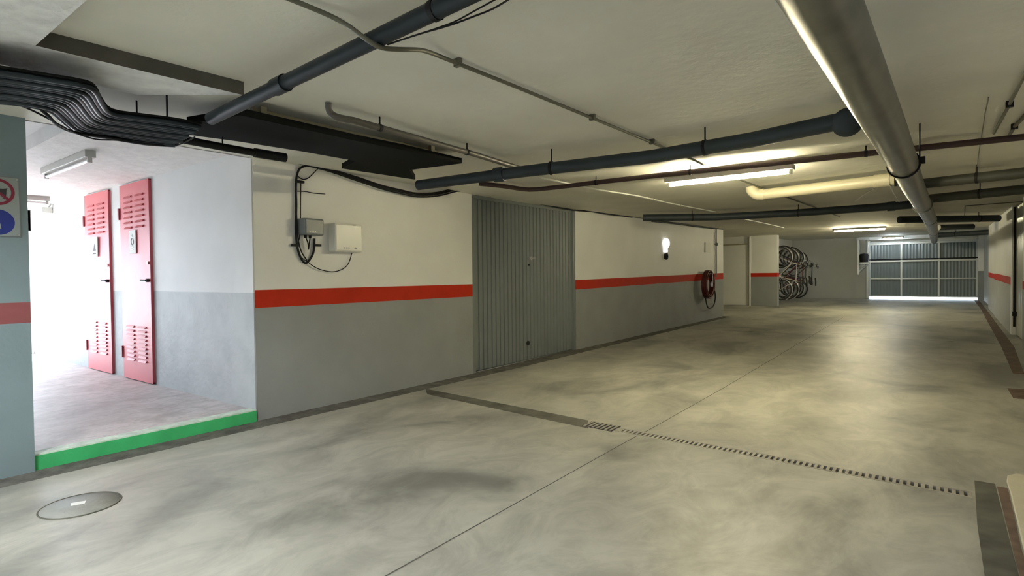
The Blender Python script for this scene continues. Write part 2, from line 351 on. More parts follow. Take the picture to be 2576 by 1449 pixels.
# pink louvred cupboard doors in the lobby wall
def cupboard(idx, x0, x1, label, warp):
    d = thing('door_%d' % idx, ((x0+x1)/2, 2.66, .1), label, 'cupboard door', kind='structure')
    zb, zt = .105, 2.465; ww = x1-x0
    m = M(); nx, nz = 16, 60; vs = []
    for j in range(nz+1):
        for i in range(nx+1):
            u = i/nx; v = j/nz; x = x0+ww*u; z = zb+(zt-zb)*v
            env = math.sin(PI*u)*max(0, math.sin(PI*min(1, max(0, (v-.22)/.58))))
            y = 2.652-warp*env*(math.sin(9*v+3*u)+.7*math.sin(17*v-4*u+1))
            vs.append((x, y, z))
    fs = [(j*(nx+1)+i, j*(nx+1)+i+1, (j+1)*(nx+1)+i+1, (j+1)*(nx+1)+i) for j in range(nz) for i in range(nx)]
    m.add(vs, fs, 0, True)
    m.box((x0, 2.655, zb), (x0+.012, 2.682, zt)); m.box((x1-.012, 2.655, zb), (x1, 2.682, zt)); m.box((x0, 2.655, zt-.012), (x1, 2.682, zt)); m.box((x0, 2.655, zb), (x1, 2.682, zb+.012))
    m.box((x0+.01, 2.668, zb+.01), (x1-.01, 2.68, zt-.01))
    m.obj('door_panel', m_pink, d)
    for nm, z0, z1, k in (('louvre_vents', 1.93, 2.30, 7), ('louvre_vents', .34, .74, 9)):
        m = M()
        for c0 in (.18, .58):
            for j in range(k):
                z = z0+(z1-z0)*j/(k-1); a = x0+ww*c0; b = a+ww*.25
                m.add([(a, 2.648, z+.02), (b, 2.648, z+.02), (b, 2.630, z-.004), (a, 2.630, z-.004), (a, 2.650, z-.006), (b, 2.650, z-.006)],
                      [(0, 1, 2, 3), (3, 2, 5, 4), (0, 3, 4), (1, 5, 2)])
        tag(m.obj(nm, m_pink, d), 'two columns of pressed slots at the %s of the door' % ('top' if z0 > 1 else 'bottom'))
    for z in (2.12, .42):
        m = M(); m.box((x0-.03, 2.635, z-.07), (x0+.005, 2.68, z+.07)); m.obj('hinge', m_pinkdark, d)
    m = M(); z = 1.30; x = x1-.05*ww
    m.disc((x, 2.655, z), (0, -1, 0), .02, .035, 14); m.tube([(x, 2.62, z), (x-.13, 2.612, z+.004)], .010, 8); tag(m.obj('handle', m_black, d), 'black lever handle')
    m = M(); m.disc((x, 2.655, z+.2), (0, -1, 0), .018, .02, 14); m.obj('lock', m_steel, d)
    return d, x0, ww
d2, a2, w2 = cupboard(2, -9.32, -8.43, 'dented pink louvred cupboard door, farther from the garage, in the lobby wall', .010)
d3, a3, w3 = cupboard(3, -8.04, -7.17, 'smooth pink louvred cupboard door, nearer the garage, in the lobby wall', .002)
st = thing('warning_sticker', (a2+w2*.47, 2.64, 1.62), 'small white sticker with a dark triangle on the dented pink door', 'sticker', None)
m = M(); x = a2+w2*.37; m.box((x, 2.630, 1.62), (x+w2*.24, 2.636, 1.88)); m.obj('sheet', m_paper, st)
m = M(); cx_ = x+w2*.12
m.extr([(cx_-.05, 2.6295, 1.70), (cx_+.05, 2.6295, 1.70), (cx_, 2.6295, 1.80)], (0, -.001, 0)); m.box((cx_-.05, 2.6285, 1.655), (cx_+.05, 2.6295, 1.672)); m.obj('print', m_ink, st)
st = thing('notice_sticker', (a3+w3*.47, 2.64, 1.66), 'small white notice with grey symbols under the vents of the smooth pink door', 'sticker', None)
m = M(); x = a3+w3*.36; m.box((x, 2.638, 1.62), (x+w3*.22, 2.644, 1.90)); m.obj('sheet', m_paper, st)
m = M(); cx_ = x+w3*.11
m.box((cx_-.022, 2.636, 1.835), (cx_+.022, 2.6375, 1.843)); m.box((cx_-.004, 2.636, 1.818), (cx_+.004, 2.6375, 1.86))
m.tube([(cx_+.035*math.cos(a), 2.6365, 1.765+.04*math.sin(a)) for a in [2*PI*k/14 for k in range(14)]], .005, 6, closed=True); m.box((cx_-.03, 2.636, 1.69), (cx_+.03, 2.6375, 1.70)); m.box((cx_-.03, 2.636, 1.665), (cx_+.03, 2.6375, 1.675)); m.obj('print', m_greyplastic, st)

# white panel door in the recess
d = thing('door_4', (-5.6, 20.54, 0), 'pale full-height panel door at the back of the left recess before the bicycles', 'door', kind='structure')
m = M(); m.box((-7.0, 20.53, .02), (-5.10, 20.56, 2.12)); m.obj('door_panel', m_white, d)
m = M(); m.box((-5.135, 20.49, 0), (-5.095, 20.55, 2.38)); m.box((-7.1, 20.51, 2.12), (-5.1, 20.56, 2.16)); m.obj('door_frame', m_cream, d)

# sectional gate at the far end, lifted a hand's width so daylight shows beneath
d = thing('door_5', (-.33, 26.05, .1), 'wide dark grey ribbed gate with a pale steel grid, daylight under its lower edge', 'garage gate', kind='structure')
X0, X1 = -1.98, 1.31; zb, zt = .085, 2.17
m = M(); n = 66; vs = []; k = 0
for i in range(n+1):
    x = X0+(X1-X0)*i/n; y = 26.08+(.015 if i % 2 else 0)
    vs += [(x, y, zb), (x, y, zt)]
m.add(vs, [(2*i, 2*i+2, 2*i+3, 2*i+1) for i in range(n)]); m.box((X0, 26.10, zb), (X1, 26.12, zt))
m.obj('gate_panel', m_farsteel, d)
def bar(a, b, nm='frame_bar', mt=None): m = M(); m.box(a, b); return m.obj(nm, mt or m_frame, d)
for x in (X0+.02, -.94, .195, X1-.03): bar((x-.028, 26.02, zb), (x+.028, 26.08, zt), 'upright')
for z, h in ((2.13, .035), (1.455, .03), (.785, .018), (zb+.02, .02)): bar((X0, 26.03, z-h), (X1, 26.08, z+h), 'crossbar')
bar((X0, 26.02, 1.50), (X1+.03, 26.07, 1.545), 'dark_gap_strip', m_black)  # shade of the gap between gate sections, made as a black strip

# garage shutter on the right
d = thing('door_6', (rx(13.1)+.08, 13.1, 0), 'pale sheet steel garage door at the right edge, beside the black upright bar', 'garage door', kind='structure')
m = M(); vs = []
nn = 40
for i in range(nn+1):
    y = 12.1+2.1*i/nn; X = rx(12.1)+.09+(.008 if (i//2) % 2 else 0); vs += [(X, y, .02), (X, y, 2.39)]
m.add(vs, [(2*i, 2*i+2, 2*i+3, 2*i+1) for i in range(nn)]); m.box((rx(12.1)+.10, 12.1, .02), (rx(12.1)+.12, 14.2, 2.39)); m.obj('door_panel', m_shutter, d)
m = M(); m.box((rx(14.2)-.0, 14.02, 0), (rx(14.2)+.10, 14.2, 2.42)); m.obj('door_frame', m_white, d)
t = thing('locking_bar', (rx(13.9)+.03, 13.95, .1), 'thin black upright bar with a small catch beside the right garage door', 'bar')
m = M(); X = rx(14)+.035; m.tube([(X, 13.93, .16), (X, 13.93, 2.38)], .018, 10); m.obj('rod', m_black, t)
m = M(); m.box((X-.03, 13.88, .36), (X+.03, 13.98, .44)); m.obj('catch', m_black, t)

# ------------------------------------------------------------------ floor things
t = thing('drain_grate', (-1.1, 4.17, 0), 'long narrow slotted drain grate crossing the concrete floor', 'drain')
m = M()
for sg in (-1, 1):
    e = [(DXL, dy(DXL)+sg*DW), (DXR, dy(DXR)+sg*DW), (DXR, dy(DXR)+sg*(DW-.016)), (DXL, dy(DXL)+sg*(DW-.016))]
    m.prism(e, -.03, .002)
m.obj('rails', m_grate, t)
NB = 62; x0, x1 = -2.08, .18
m = M()
for i in range(NB+1):
    x = x0+(x1-x0)*i/NB; y = dy(x); m.box((x-.0095, y-DW+.01, -.02), (x+.0095, y+DW-.01, .0015))
o = m.obj('slats', m_grate, t)
m = M()
for i in range(7):
    x = -2.40+.041*i; y = dy(x); m.box((x-.009, y-DW-.03, -.0), (x+.009, y+DW+.03, .006))
tag(m.obj('inlet_grille', m_grate, t), 'wider slotted piece at the left end of the grate')
m = M(); m.prism([(-2.42, dy(-2.4)-.088), (-2.13, dy(-2.1)-.088), (-2.13, dy(-2.1)+.088), (-2.42, dy(-2.4)+.088)], -.0, .0025); m.obj('inlet_shade', m_slotshade, t)  # black sheet standing in for the shade under the inlet grille
m = M(); m.prism([(-2.13, dy(-2.1)-.05), (-2.08, dy(-2.1)-.05), (-2.08, dy(-2.1)+.05), (-2.13, dy(-2.1)+.05)], -.02, .003); m.obj('joint_plate', m_grate, t)
m = M()   # filled channel running on to the wall
pts = [(at(1070, 978, 0)), (at(1480, 1058, 0)), (at(1480, 1078, 0)), (at(1075, 992, 0))]
m.prism([(p.x, p.y) for p in pts], -.02, .0015); o = m.obj('filled_channel', m_dirt, t); tag(o, 'dark cement strip leading to the left wall')

t = thing('manhole_cover', (-3.95, 1.07, 0), 'round concrete manhole cover in the near left floor', 'manhole cover')
m = M(); m.lathe((-3.95, 1.07, -.01), (0, 0, 1), [(0, .19), (.0125, .19), (.0125, .0)], 40); m.obj('lid', m_patch, t)
m = M(); m.tube([(-3.95+.194*math.cos(a), 1.07+.194*math.sin(a), .001) for a in [2*PI*k/40 for k in range(40)]], .0045, 6, closed=True); m.obj('rim', m_dirt, t)
p = at(200, 1265, .004); m = M(); m.prism([(p.x-.035, p.y-.03), (p.x+.012, p.y-.045), (p.x+.035, p.y+.015), (p.x-.008, p.y+.035)], .003, .005)
tag(m.obj('paper_scrap', m_paper), 'small white scrap of paper lying on the manhole cover', 'paper')

t = thing('trench_cover', (.30, 3.8, 0), 'dark patched trench strip in the floor near the right edge', 'trench')
m = M(); m.prism([(.215, 4.48), (.19, 3.7), (.175, 2.2), (.29, 2.2), (.312, 4.48)], -.02, .002); m.obj('strip', m_dirt, t)
m = M(); m.prism([(.318, 4.43), (.305, 3.4), (.292, 2.2), (.312, 2.2), (.338, 3.5), (.364, 4.35), (.364, 4.43)], -.02, .003); m.obj('edge_strip', m_rust, t)
m = M(); m.prism([(.37, 4.35), (.345, 3.5), (.32, 2.2), (.98, 2.2), (.98, 4.75), (.43, 4.75), (.385, 4.68), (.37, 4.55)], .0, .012)
tag(m.obj('threshold_pad', m_pad, bevel=.006), 'pale raised concrete pad with a rounded corner at the bottom right', 'concrete pad')
m = M(); m.prism([(.906, 9.2), (1.06, 12), (1.14, 16), (1.25, 21), (1.33, 25.8), (1.20, 25.8), (1.13, 21), (1.0, 16), (.90, 12), (.80, 9.2)], -.02, .0025); struct(m, 'trim_8', m_rust)
m = M(); m.prism([(.66, 8.10), (1.1, 8.15), (1.1, 7.5), (.66, 7.55)], -.02, .002); tag(m.obj('floor_patch', m_rust), 'small dark brown patch in the floor at the right edge', 'floor patch')

# ------------------------------------------------------------------ fluorescent lights
def tube_light(name, c, length, axis, label, lit, group=None, hz=.05, wide=.13, reflector=False):
    t = thing(name, c, label, 'light', group)
    ax = Vector((1, 0, 0)) if axis == 'x' else Vector((0, 1, 0)); sd = Vector((0, 1, 0)) if axis == 'x' else Vector((1, 0, 0))
    c = Vector(c); a = c-ax*length/2; b = c+ax*length/2
    def bx(m, p, q, w_, z0, z1):
        lo = [min((p-sd*w_)[i], (q+sd*w_)[i]) for i in range(3)]; hi = [max((p-sd*w_)[i], (q+sd*w_)[i]) for i in range(3)]
        m.box((lo[0], lo[1], z0), (hi[0], hi[1], z1))
    m = M(); bx(m, a-ax*.03, b+ax*.03, wide/2, c.z+.025, c.z+.025+hz); m.obj('housing', m_lamp_body, t, bevel=.004)
    m = M(); m.tube([a, b], .016, 14); m.obj('tube', lit, t)
    if reflector:  # lips shaped to keep the added fill light off the ceiling
        for s_ in (-1, 1):
            o_ = sd*s_; m = M(); m.extr([a-ax*.03+o_*.06+Vector((0, 0, .03)), a-ax*.03+o_*.13+Vector((0, 0, -.045)), a-ax*.03+o_*.134+Vector((0, 0, -.045)), a-ax*.03+o_*.064+Vector((0, 0, .034))], (b-a)+ax*.06); m.obj('reflector', m_lamp_body, t)
        for e_ in (a-ax*.03, b+ax*.03):
            m = M(); m.extr([e_-sd*.13+Vector((0, 0, -.045)), e_+sd*.13+Vector((0, 0, -.045)), e_+sd*.06+Vector((0, 0, .034)), e_-sd*.06+Vector((0, 0, .034))], ax*.003); m.obj('end_plate', m_lamp_body, t)
    for p in (a, b):
        m = M(); bx(m, p-ax*.014, p+ax*.014, .017, c.z-.02, c.z+.03); m.obj('lamp_holder', m_lamp_body, t)
    return t
tube_light('fluorescent_light', (-1.74, 6.09, 2.30), 1.24, 'x', 'lit warm fluorescent tube light, nearest on the ceiling, by the maroon pipe', m_tube_warm)
tube_light('fluorescent_light', (-1.66, 18.6, 2.33), 1.24, 'x', 'lit fluorescent tube light far down the ceiling, left of the silver duct end', m_tube_warm)
tube_light('fluorescent_light', (-1.17, 25.1, 2.30), .62, 'x', 'short bluish lit tube light just in front of the far gate', m_tube_cool)
tube_light('fluorescent_light', (-2.9, -.7, 2.24), 1.24, 'x', 'lit tube light on the ceiling behind the camera, the nearest one', m_tube_fill, reflector=True)  # this and the next two are unseen fill lamps added for brightness
tube_light('fluorescent_light', (-3.9, -3.0, 2.24), 1.24, 'y', 'lit tube light on the ceiling behind the camera by the left wall', m_tube_fill, reflector=True)  # added unseen fill lamp by the left wall
tube_light('fluorescent_light', (-1.2, -3.0, 2.30), 1.24, 'x', 'lit tube light on the ceiling far behind the camera', m_tube_fill, reflector=True)  # added unseen fill lamp far behind the camera
tube_light('fluorescent_light', (-6.80, 1.80, 2.40), 1.30, 'x', 'unlit fluorescent tube light under the lobby ceiling', m_tubeoff, hz=.065, wide=.085)
tube_light('fluorescent_light', (-9.95, 1.75, 2.40), 1.30, 'y', 'unlit tube light running across at the far end of the lobby ceiling', m_tubeoff, hz=.065, wide=.085)
p = aty(113, 530, 2.60); m = M(); m.box((p.x-.07, p.y-.05, p.z-.04), (p.x+.07, p.y+.08, p.z+.05)); m.tube([(p.x, p.y+.03, p.z+.03), (p.x+.1, p.y+.05, p.z+.1)], .012, 8)
tag(m.obj('sensor_box', m_lamp_body, bevel=.006), 'small grey sensor box high on the lobby wall under the far lobby light', 'sensor')

# ------------------------------------------------------------------ pipes
def pipe_thing(name, pts, r, mt, label, group=None, clamps=(), couplings=(), seg=16, cat='pipe', cm=None, top=H):
    """pipe as its own thing with clamps hung from the ceiling; clamps / couplings are positions 0..1 along it"""
    pts = [Vector(p) for p in pts]; t = thing(name, pts[0], label, cat, group)
    m = M(); m.tube(pts, r, seg); m.obj('run', mt, t)
    r = max(r) if isinstance(r, (list, tuple)) else r
    L = [0]
    for a, b in zip(pts, pts[1:]): L.append(L[-1]+(b-a).length)
    def loc(f):
        s = f*L[-1]
        for i in range(len(pts)-1):
            if s <= L[i+1]+1e-6: return pts[i].lerp(pts[i+1], (s-L[i])/(L[i+1]-L[i])), (pts[i+1]-pts[i]).normalized()
    for f in clamps:
        p, dr = loc(f); m = M(); m.tube([p-dr*.012, p+dr*.012], r+.004, seg); m.tube([p+Vector((0, 0, r)), Vector((p.x, p.y, top))], .006, 6)
        m.obj('clamp', cm or m_black, t)
    for f in couplings:
        p, dr = loc(f); m = M(); m.tube([p-dr*.05, p+dr*.05], r*1.2, seg); m.obj('coupling', mt, t)
    return t
# near dark pipe
a = at(1232, -14, 2.28); b = at(560, 292, 2.28)
pipe_thing('drain_pipe', [(.6, 1.50, 2.30), (a.x, 1.51, 2.30), (b.x, 1.60, 2.25)], .036, m_bluepipe, 'dark blue-grey pipe crossing the near ceiling, thick black cable over it', clamps=(.30, .52), couplings=(.80,))
# long grey cross pipe with round cap
pl = [at(1052, 466, 2.22), at(1320, 431, 2.24), at(1640, 394, 2.25), at(1890, 352, 2.26), at(2100, 308, 2.27), at(2190, 296, 2.27)]
t = pipe_thing('drain_pipe', pl, [.05, .052, .054, .055, .056, .056], m_grpipe, 'long grey drain pipe with a round cap, under the ceiling beside the silver duct', clamps=(.38, .72), couplings=(.245,))
p = at(2131, 308, 2.27); m = M(); m.lathe(p+Vector((-.003, .05, .012)), (.1, -1, -.23), [(0, .088), (.14, .09), (.145, .082), (.16, .078), (.175, .055), (.178, 0)], 28); tag(m.obj('access_cap', m_grpipe, t), 'round screw cap at the end of the pipe')
# small brown pipe rising into the ceiling
c0 = at(826, 262, 2.40)
pl = smooth([Vector((c0.x, c0.y, 2.41)), at(830, 282, 2.36), at(850, 295, 2.335), at(890, 303, 2.335)], 4)+[at(1040, 345, 2.335), at(1190, 387, 2.335), at(1310, 424, 2.335)]
pipe_thing('vent_pipe', pl, .022, mat('brown_grey_pipe', (.09, .082, .072), .45), 'brown-grey pipe bending up into the ceiling above the garage corner', clamps=(.2, .62))
# pale conduit carrying on
pl = smooth([at(1360, 447, 2.385), at(1500, 476, 2.385), at(1600, 492, 2.39), at(1690, 512, 2.39), at(1800, 533, 2.39)], 3)
pipe_thing('conduit', pl,   .011, m_whiteplastic, 'pale cream conduit running along the ceiling left of the warm light', clamps=(.5, .7), cm=m_cream, seg=10)
pl = [at(1852, 547, 2.39), at(1915, 560, 2.39), at(1972, 573, 2.39)]
pipe_thing('conduit', pl, .012, m_whiteplastic, 'short pale conduit on the ceiling beyond the third grey cross pipe', seg=10)
# cable conduit running down the middle
pl = smooth([at(700, -14, 2.39), at(760, 10, 2.38), at(835, 42, 2.37), at(880, 68, 2.33), at(925, 101, 2.26), at(962, 120, 2.245), at(1005, 124, 2.28), at(1060, 126, 2.34), at(1100, 139, 2.375)], 4)+[at(1152, 160, 2.385), at(1300, 219, 2.385), at(1490, 297, 2.385), at(1665, 369, 2.385), at(1745, 402, 2.385), at(1790, 424, 2.385), at(1880, 459, 2.385), at(1975, 495, 2.39), at(2050, 522, 2.39), at(2112, 545, 2.39)]
t = pipe_thing('cable_conduit', pl, .0105, m_dimcond, 'dark olive cable conduit running the length of the ceiling, looping under the near pipe', seg=8)
for q in ((1152, 160), (1490, 297), (1640, 358)):
    p = at(*q, 2.385); m = M(); m.box((p.x-.02, p.y-.012, 2.37), (p.x+.02, p.y+.012, 2.41)); m.obj('clip', m_dimcond, t)
# thin wires by the near pipe
m = M()
m.tube(smooth([at(975, 112, 2.26), at(1060, 84, 2.26), at(1130, 64, 2.27), at(1190, 42, 2.29), at(1240, 22, 2.3), at(1290, -8, 2.3)]), .0035, 6)
m.tube(smooth([at(1060, 84, 2.265), at(1140, 56, 2.29), at(1200, 24, 2.3), at(1262, -10, 2.31)]), .003, 6)
tag(m.obj('electric_wire', m_black), 'thin black wires drooping under the near dark pipe', 'wire')
# maroon pipe across at mid distance
pl = smooth([at(1205, 462, 2.37), at(1265, 468, 2.345), at(1330, 477, 2.34), at(1400, 471, 2.34), at(1500, 459, 2.34)], 3)+[at(1640, 443, 2.34), at(1820, 424, 2.34), at(2000, 405, 2.34), at(2250, 379, 2.34), at(2440, 359, 2.34), at(2600, 342, 2.34)]
pipe_thing('sprinkler_pipe', pl, .026, m_brownpipe, 'dark maroon pipe crossing the ceiling above the nearest lit light', clamps=(.30, .50, .79))
# third cross pipe
pl = [at(1618, 548, 2.30), at(1800, 546, 2.28), at(2000, 536, 2.27), at(2200, 522, 2.27), at(2330, 512, 2.27)]
pipe_thing('drain_pipe', pl, .062, m_grpipe, 'grey drain pipe across the ceiling in front of the fire hose reel', clamps=(.2, .6), couplings=(.9,))
# cream pvc pipe
a = at(1918, 489, 2.30); b = at(2245, 451, 2.30)
t = pipe_thing('pvc_pipe', [a, b, b+Vector((.12, 0, 0))], .066, m_cream, 'thick cream plastic pipe hung under the ceiling between light and duct')
m = M(); m.tube(smooth([a+Vector((.02, 0, 0)), a+Vector((-.06, 0, .01)), a+Vector((-.12, 0, .06)), a+Vector((-.13, 0, .11))]), .074, 20); m.obj('elbow', m_cream, t)
m = M(); q = a.lerp(b, .88); m.tube([q, a.lerp(b, .99)], .073, 20); m.obj('coupling', m_cream, t)
m = M(); q = b+Vector((.03, 0, 0)); m.tube([q-Vector((.012, 0, 0)), q+Vector((.012, 0, 0))], .08, 20); tag(m.obj('clamp', m_black, t), 'black ring clamp')
m = M(); m.tube(smooth([at(2152, 506, 2.33), at(2180, 485, 2.34), at(2215, 468, 2.33)]), .009, 6); m.tube(smooth([at(2240, 468, 2.33), at(2250, 488, 2.33), at(2262, 508, 2.3)]), .009, 6)
tag(m.obj('electric_wire', m_whiteplastic), 'pair of short white wires hanging beside the silver duct', 'wire')
# silver duct
DZ = 2.12
P1 = (-.178, 5.25, DZ); P2 = (-.100, 8.7, DZ-.01)
pl = [(-.302, .5, DZ), (-.272, 1.8, DZ), (-.245, 2.7, DZ), (-.208, 4.0, DZ), P1]
pl2 = [P1, (-.152, 6.5, DZ), P2]
pl3 = [P2, (-.03, 12, DZ), (.02, 17, DZ), (.05, 24.5, DZ)]
t = thing('ventilation_duct', (-.2, 4, 2.02), 'big silver galvanised round duct running lengthwise under the ceiling', 'duct')
for pp, r in ((pl, .096), (pl2, .092), (pl3, .092)):
    m = M(); m.tube(pp, r, 40); m.obj('duct_section', m_galv, t)
for (p, r) in ((P1, .101), (P2, .106), ((-.03, 12, DZ), .098), ((.02, 17, DZ), .098)):
    m = M(); p = Vector(p); m.tube([p-Vector((0, .04, 0)), p+Vector((0, .04, 0))], r, 40); m.obj('collar', m_galv, t)
m = M(); p = Vector(P1); m.tube([p+Vector((.104*math.cos(a), -.045, .104*math.sin(a))) for a in [2*PI*k/36 for k in range(36)]], .006, 6, closed=True)
m.box((p.x+.095, p.y-.065, p.z-.01), (p.x+.135, p.y-.025, p.z+.04)); m.tube([(p.x+.10, p.y-.045, p.z), (p.x+.10, p.y-.045, H)], .005, 6); tag(m.obj('hanger_ring', m_black, t), 'black hanger ring with bolt')
for Y in (2.2, 11.0, 16.0):
    k = next(q for q in zip(pl+pl2[1:]+pl3[1:], (pl+pl2[1:]+pl3[1:])[1:]) if q[0][1] <= Y <= q[1][1]); X = k[0][0]+(k[1][0]-k[0][0])*(Y-k[0][1])/(k[1][1]-k[0][1])
    m = M(); m.tube([(X, Y, DZ+.09), (X, Y, H)], .005, 6); m.obj('hanger_rod', m_black, t)

# dark pipes on the right
def rpipe(a, b, r, label, mt=m_bluepipe, cl=(.5,), h=2.27):
    return pipe_thing('drain_pipe', [at(*a, h), at(*b, h)], r, mt, label, clamps=cl)
m_olive = mat('olive_dark_pipe', (.055, .058, .045), .45, nscale=4, namp=.2)
rpipe((2322, 462), (2610, 431), .055, 'dark olive pipe right of the silver duct, upper of the two behind the maroon pipe', m_olive)
rpipe((2338, 500), (2610, 473), .06, 'dark olive pipe right of the silver duct, lower of the two behind the maroon pipe', m_olive)
t = rpipe((2262, 553), (2512, 549), .07, 'short black pipe crossing under the far part of the silver duct', m_grpipe, (.8,))
rpipe((2362, 572), (2448, 570), .07, 'stubby black pipe just below the short pipe by the far duct', m_grpipe, ())
rpipe((2352, 592), (2490, 584), .08, 'dark pipe close to the top of the far gate', m_grpipe, (.4,), 2.26)
m = M(); p = at(2440, 442, 2.33); q = at(2545, 432, 2.33); m.box((min(p.x, q.x), p.y-.04, 2.30), (max(p.x, q.x), p.y+.04, 2.35)); m.tube([(p.x+.05, p.y, 2.35), (p.x+.05, p.y, 2.41)], .006, 6)
tag(m.obj('unlit_batten', m_tan), 'dull beige batten fixed above the dark pipes at the right', 'batten')
for i, (pts, lab) in enumerate((([(2600, 150), (2576, 190), (2540, 262), (2500, 335)], 'tan ceiling conduit at the right edge, the left and longer of two'), ([(2600, 262), (2572, 298), (2552, 318), (2536, 346)], 'tan ceiling conduit at the right edge, the right and shorter of two'),
                               ([(2487, 245), (2478, 285), (2462, 385), (2456, 440)], 'faint thin tan conduit on the ceiling crossing the maroon pipe'))):
    t = pipe_thing('conduit', [at(*q, 2.39) for q in pts], (.011, .013, .004)[i], m_dimcond, lab, seg=8)
    if i < 2: p = at(*pts[2], 2.39); m = M(); m.box((p.x-.02, p.y-.015, 2.37), (p.x+.02, p.y+.015, 2.41)); m.obj('clip', m_black, t)
pipe_thing('conduit', [at(2426, 545, 2.39), at(2428, 518, 2.39), at(2600, 505, 2.39)], .008, m_dimcond, 'thin L-shaped conduit on the ceiling above the right wall', seg=8)

# conduit bundle near the lobby opening
outer = [at(q[0], q[1], 2.2) for q in ((-60, 172), (0, 182), (110, 199), (212, 216), (240, 232), (254, 258), (280, 286), (350, 297), (430, 307), (505, 320))]
inner = [at(q[0], q[1], 2.2) for q in ((-60, 252), (0, 257), (50, 262), (120, 276), (145, 294), (168, 314), (200, 334), (280, 347), (365, 361), (440, 366))]
NCD = 13
for i in range(NCD):
    e = i/(NCD-1)
    pts = smooth([p.lerp(q, e)+Vector((0, 0, .004*math.sin(i*2.1))) for p, q in zip(outer, inner)], 3)
    o = M(); o.tube([pts[0]+Vector((0, -1.2, 0))]+pts, .0125, 10)
    nth = ['outermost on the garage side', 'second from the garage side', 'third from the garage side', 'fourth from the garage side', 'fifth from the garage side', 'sixth from the garage side', 'middle one', 'sixth from the lobby side', 'fifth from the lobby side', 'fourth from the lobby side', 'third from the lobby side', 'second from the lobby side', 'outermost on the lobby side'][i]
    tag(o.obj('cable_conduit', m_bluepipe), 'glossy dark conduit in the bundle over the lobby opening, '+nth, 'conduit', 'dark conduits over the lobby opening')
t = thing('conduit_tray', outer[5]+Vector((-.2, 0, .03)), 'black tray carrying the bundle of dark conduits over the lobby opening', 'cable tray')
o1 = [outer[0]+Vector((.02, -1.2, 0))]+smooth([p+Vector((.015, 0, 0)) for p in outer], 3); i1 = [inner[0]+Vector((-.02, -1.2, 0))]+smooth([p-Vector((.012, 0, 0)) for p in inner], 3)
m = M()
for a, b, c, d in zip(o1, o1[1:], i1, i1[1:]): m.prism([(a.x, a.y), (b.x, b.y), (d.x, d.y), (c.x, c.y)], 2.216, 2.226)
m.obj('tray_plate', m_tray, t)
for Y, xs in ((.52, (-3.19, -3.70)), (1.40, (-3.50, -3.93))):
    for x in xs:
        m = M(); m.tube([(x, Y, 2.22), (x, Y, 2.34 if x > -3.5 and Y < 1.2 else H)], .005, 6); m.obj('hanger_rod', m_black, t)
m = M(); m.box((-3.70, .04, 2.182), (-3.12, .075, 2.187)); m.obj('strap', m_black, t)
# black tray continuing, with its diagonal end
pts = [at(470, 312, 2.29), at(605, 290, 2.29), at(898, 355, 2.29), at(1012, 377, 2.29), at(1162, 411, 2.29), at(1030, 428, 2.29), at(1045, 452, 2.29), at(860, 424, 2.29), at(894, 405, 2.29), at(754, 380, 2.29), at(600, 356, 2.29), at(480, 340, 2.29)]
t = thing('cable_tray', pts[2], 'wide flat black cable tray under the ceiling above the wall corner', 'cable tray')
m = M(); m.prism([(p.x, p.y) for p in pts], 2.29, 2.335); m.obj('tray', m_tray, t)
m = M(); q = [at(630, 283, 2.36), at(1165, 409, 2.36), at(1090, 375, 2.36)]
m.tube([at(632, 275, 2.385), at(900, 338, 2.385), at(1100, 383, 2.385)], .017, 8); tag(m.obj('side_conduit', m_tan, t), 'tan conduit along the tray')
for q in ((660, 278), (1085, 372)):
    p = at(*q, 2.39); m = M(); m.box((p.x-.015, p.y-.02, 2.33), (p.x+.02, p.y+.02, 2.41)); m.obj('clip', m_tan, t)
for k in range(3):
    p = at(560+170*k, 325+30*k, 2.33); m = M(); m.tube([(p.x, p.y, 2.33), (p.x, p.y, H)], .006, 6); m.obj('hanger', m_black, t)
# thick short black pipe with coupling
pl = [at(455, 350, 2.22), at(560, 370, 2.22), at(640, 384, 2.22), at(718, 397, 2.22)]
t = thing('drain_pipe', pl[0], 'short thick black pipe ending in a sleeve above the white wall corner', 'pipe')
m = M(); m.tube(pl, .026, 14); m.obj('run', m_black, t); m = M(); m.tube(pl[2:], .034, 16); m.obj('sleeve', m_black, t)
m = M(); m.tube([pl[1], (pl[1].x, pl[1].y, H)], .005, 6); m.obj('hanger', m_black, t)
m = M()   # sagging wires below the bundle
m.tube(smooth([at(0, 256, 2.2), at(50, 265, 2.2), at(110, 292, 2.18), at(180, 330, 2.16), at(240, 350, 2.17), at(300, 353, 2.18), at(370, 362, 2.18), at(440, 366, 2.19), at(490, 345, 2.21)]), .005, 6)
m.tube(smooth([at(95, 268, 2.2), at(120, 290, 2.18), at(150, 318, 2.17), at(200, 336, 2.17), at(260, 344, 2.18), at(330, 355, 2.19)]), .009, 6)
tag(m.obj('sagging_cable', m_black), 'black cables sagging below the dark conduit bundle over the lobby opening', 'cable')

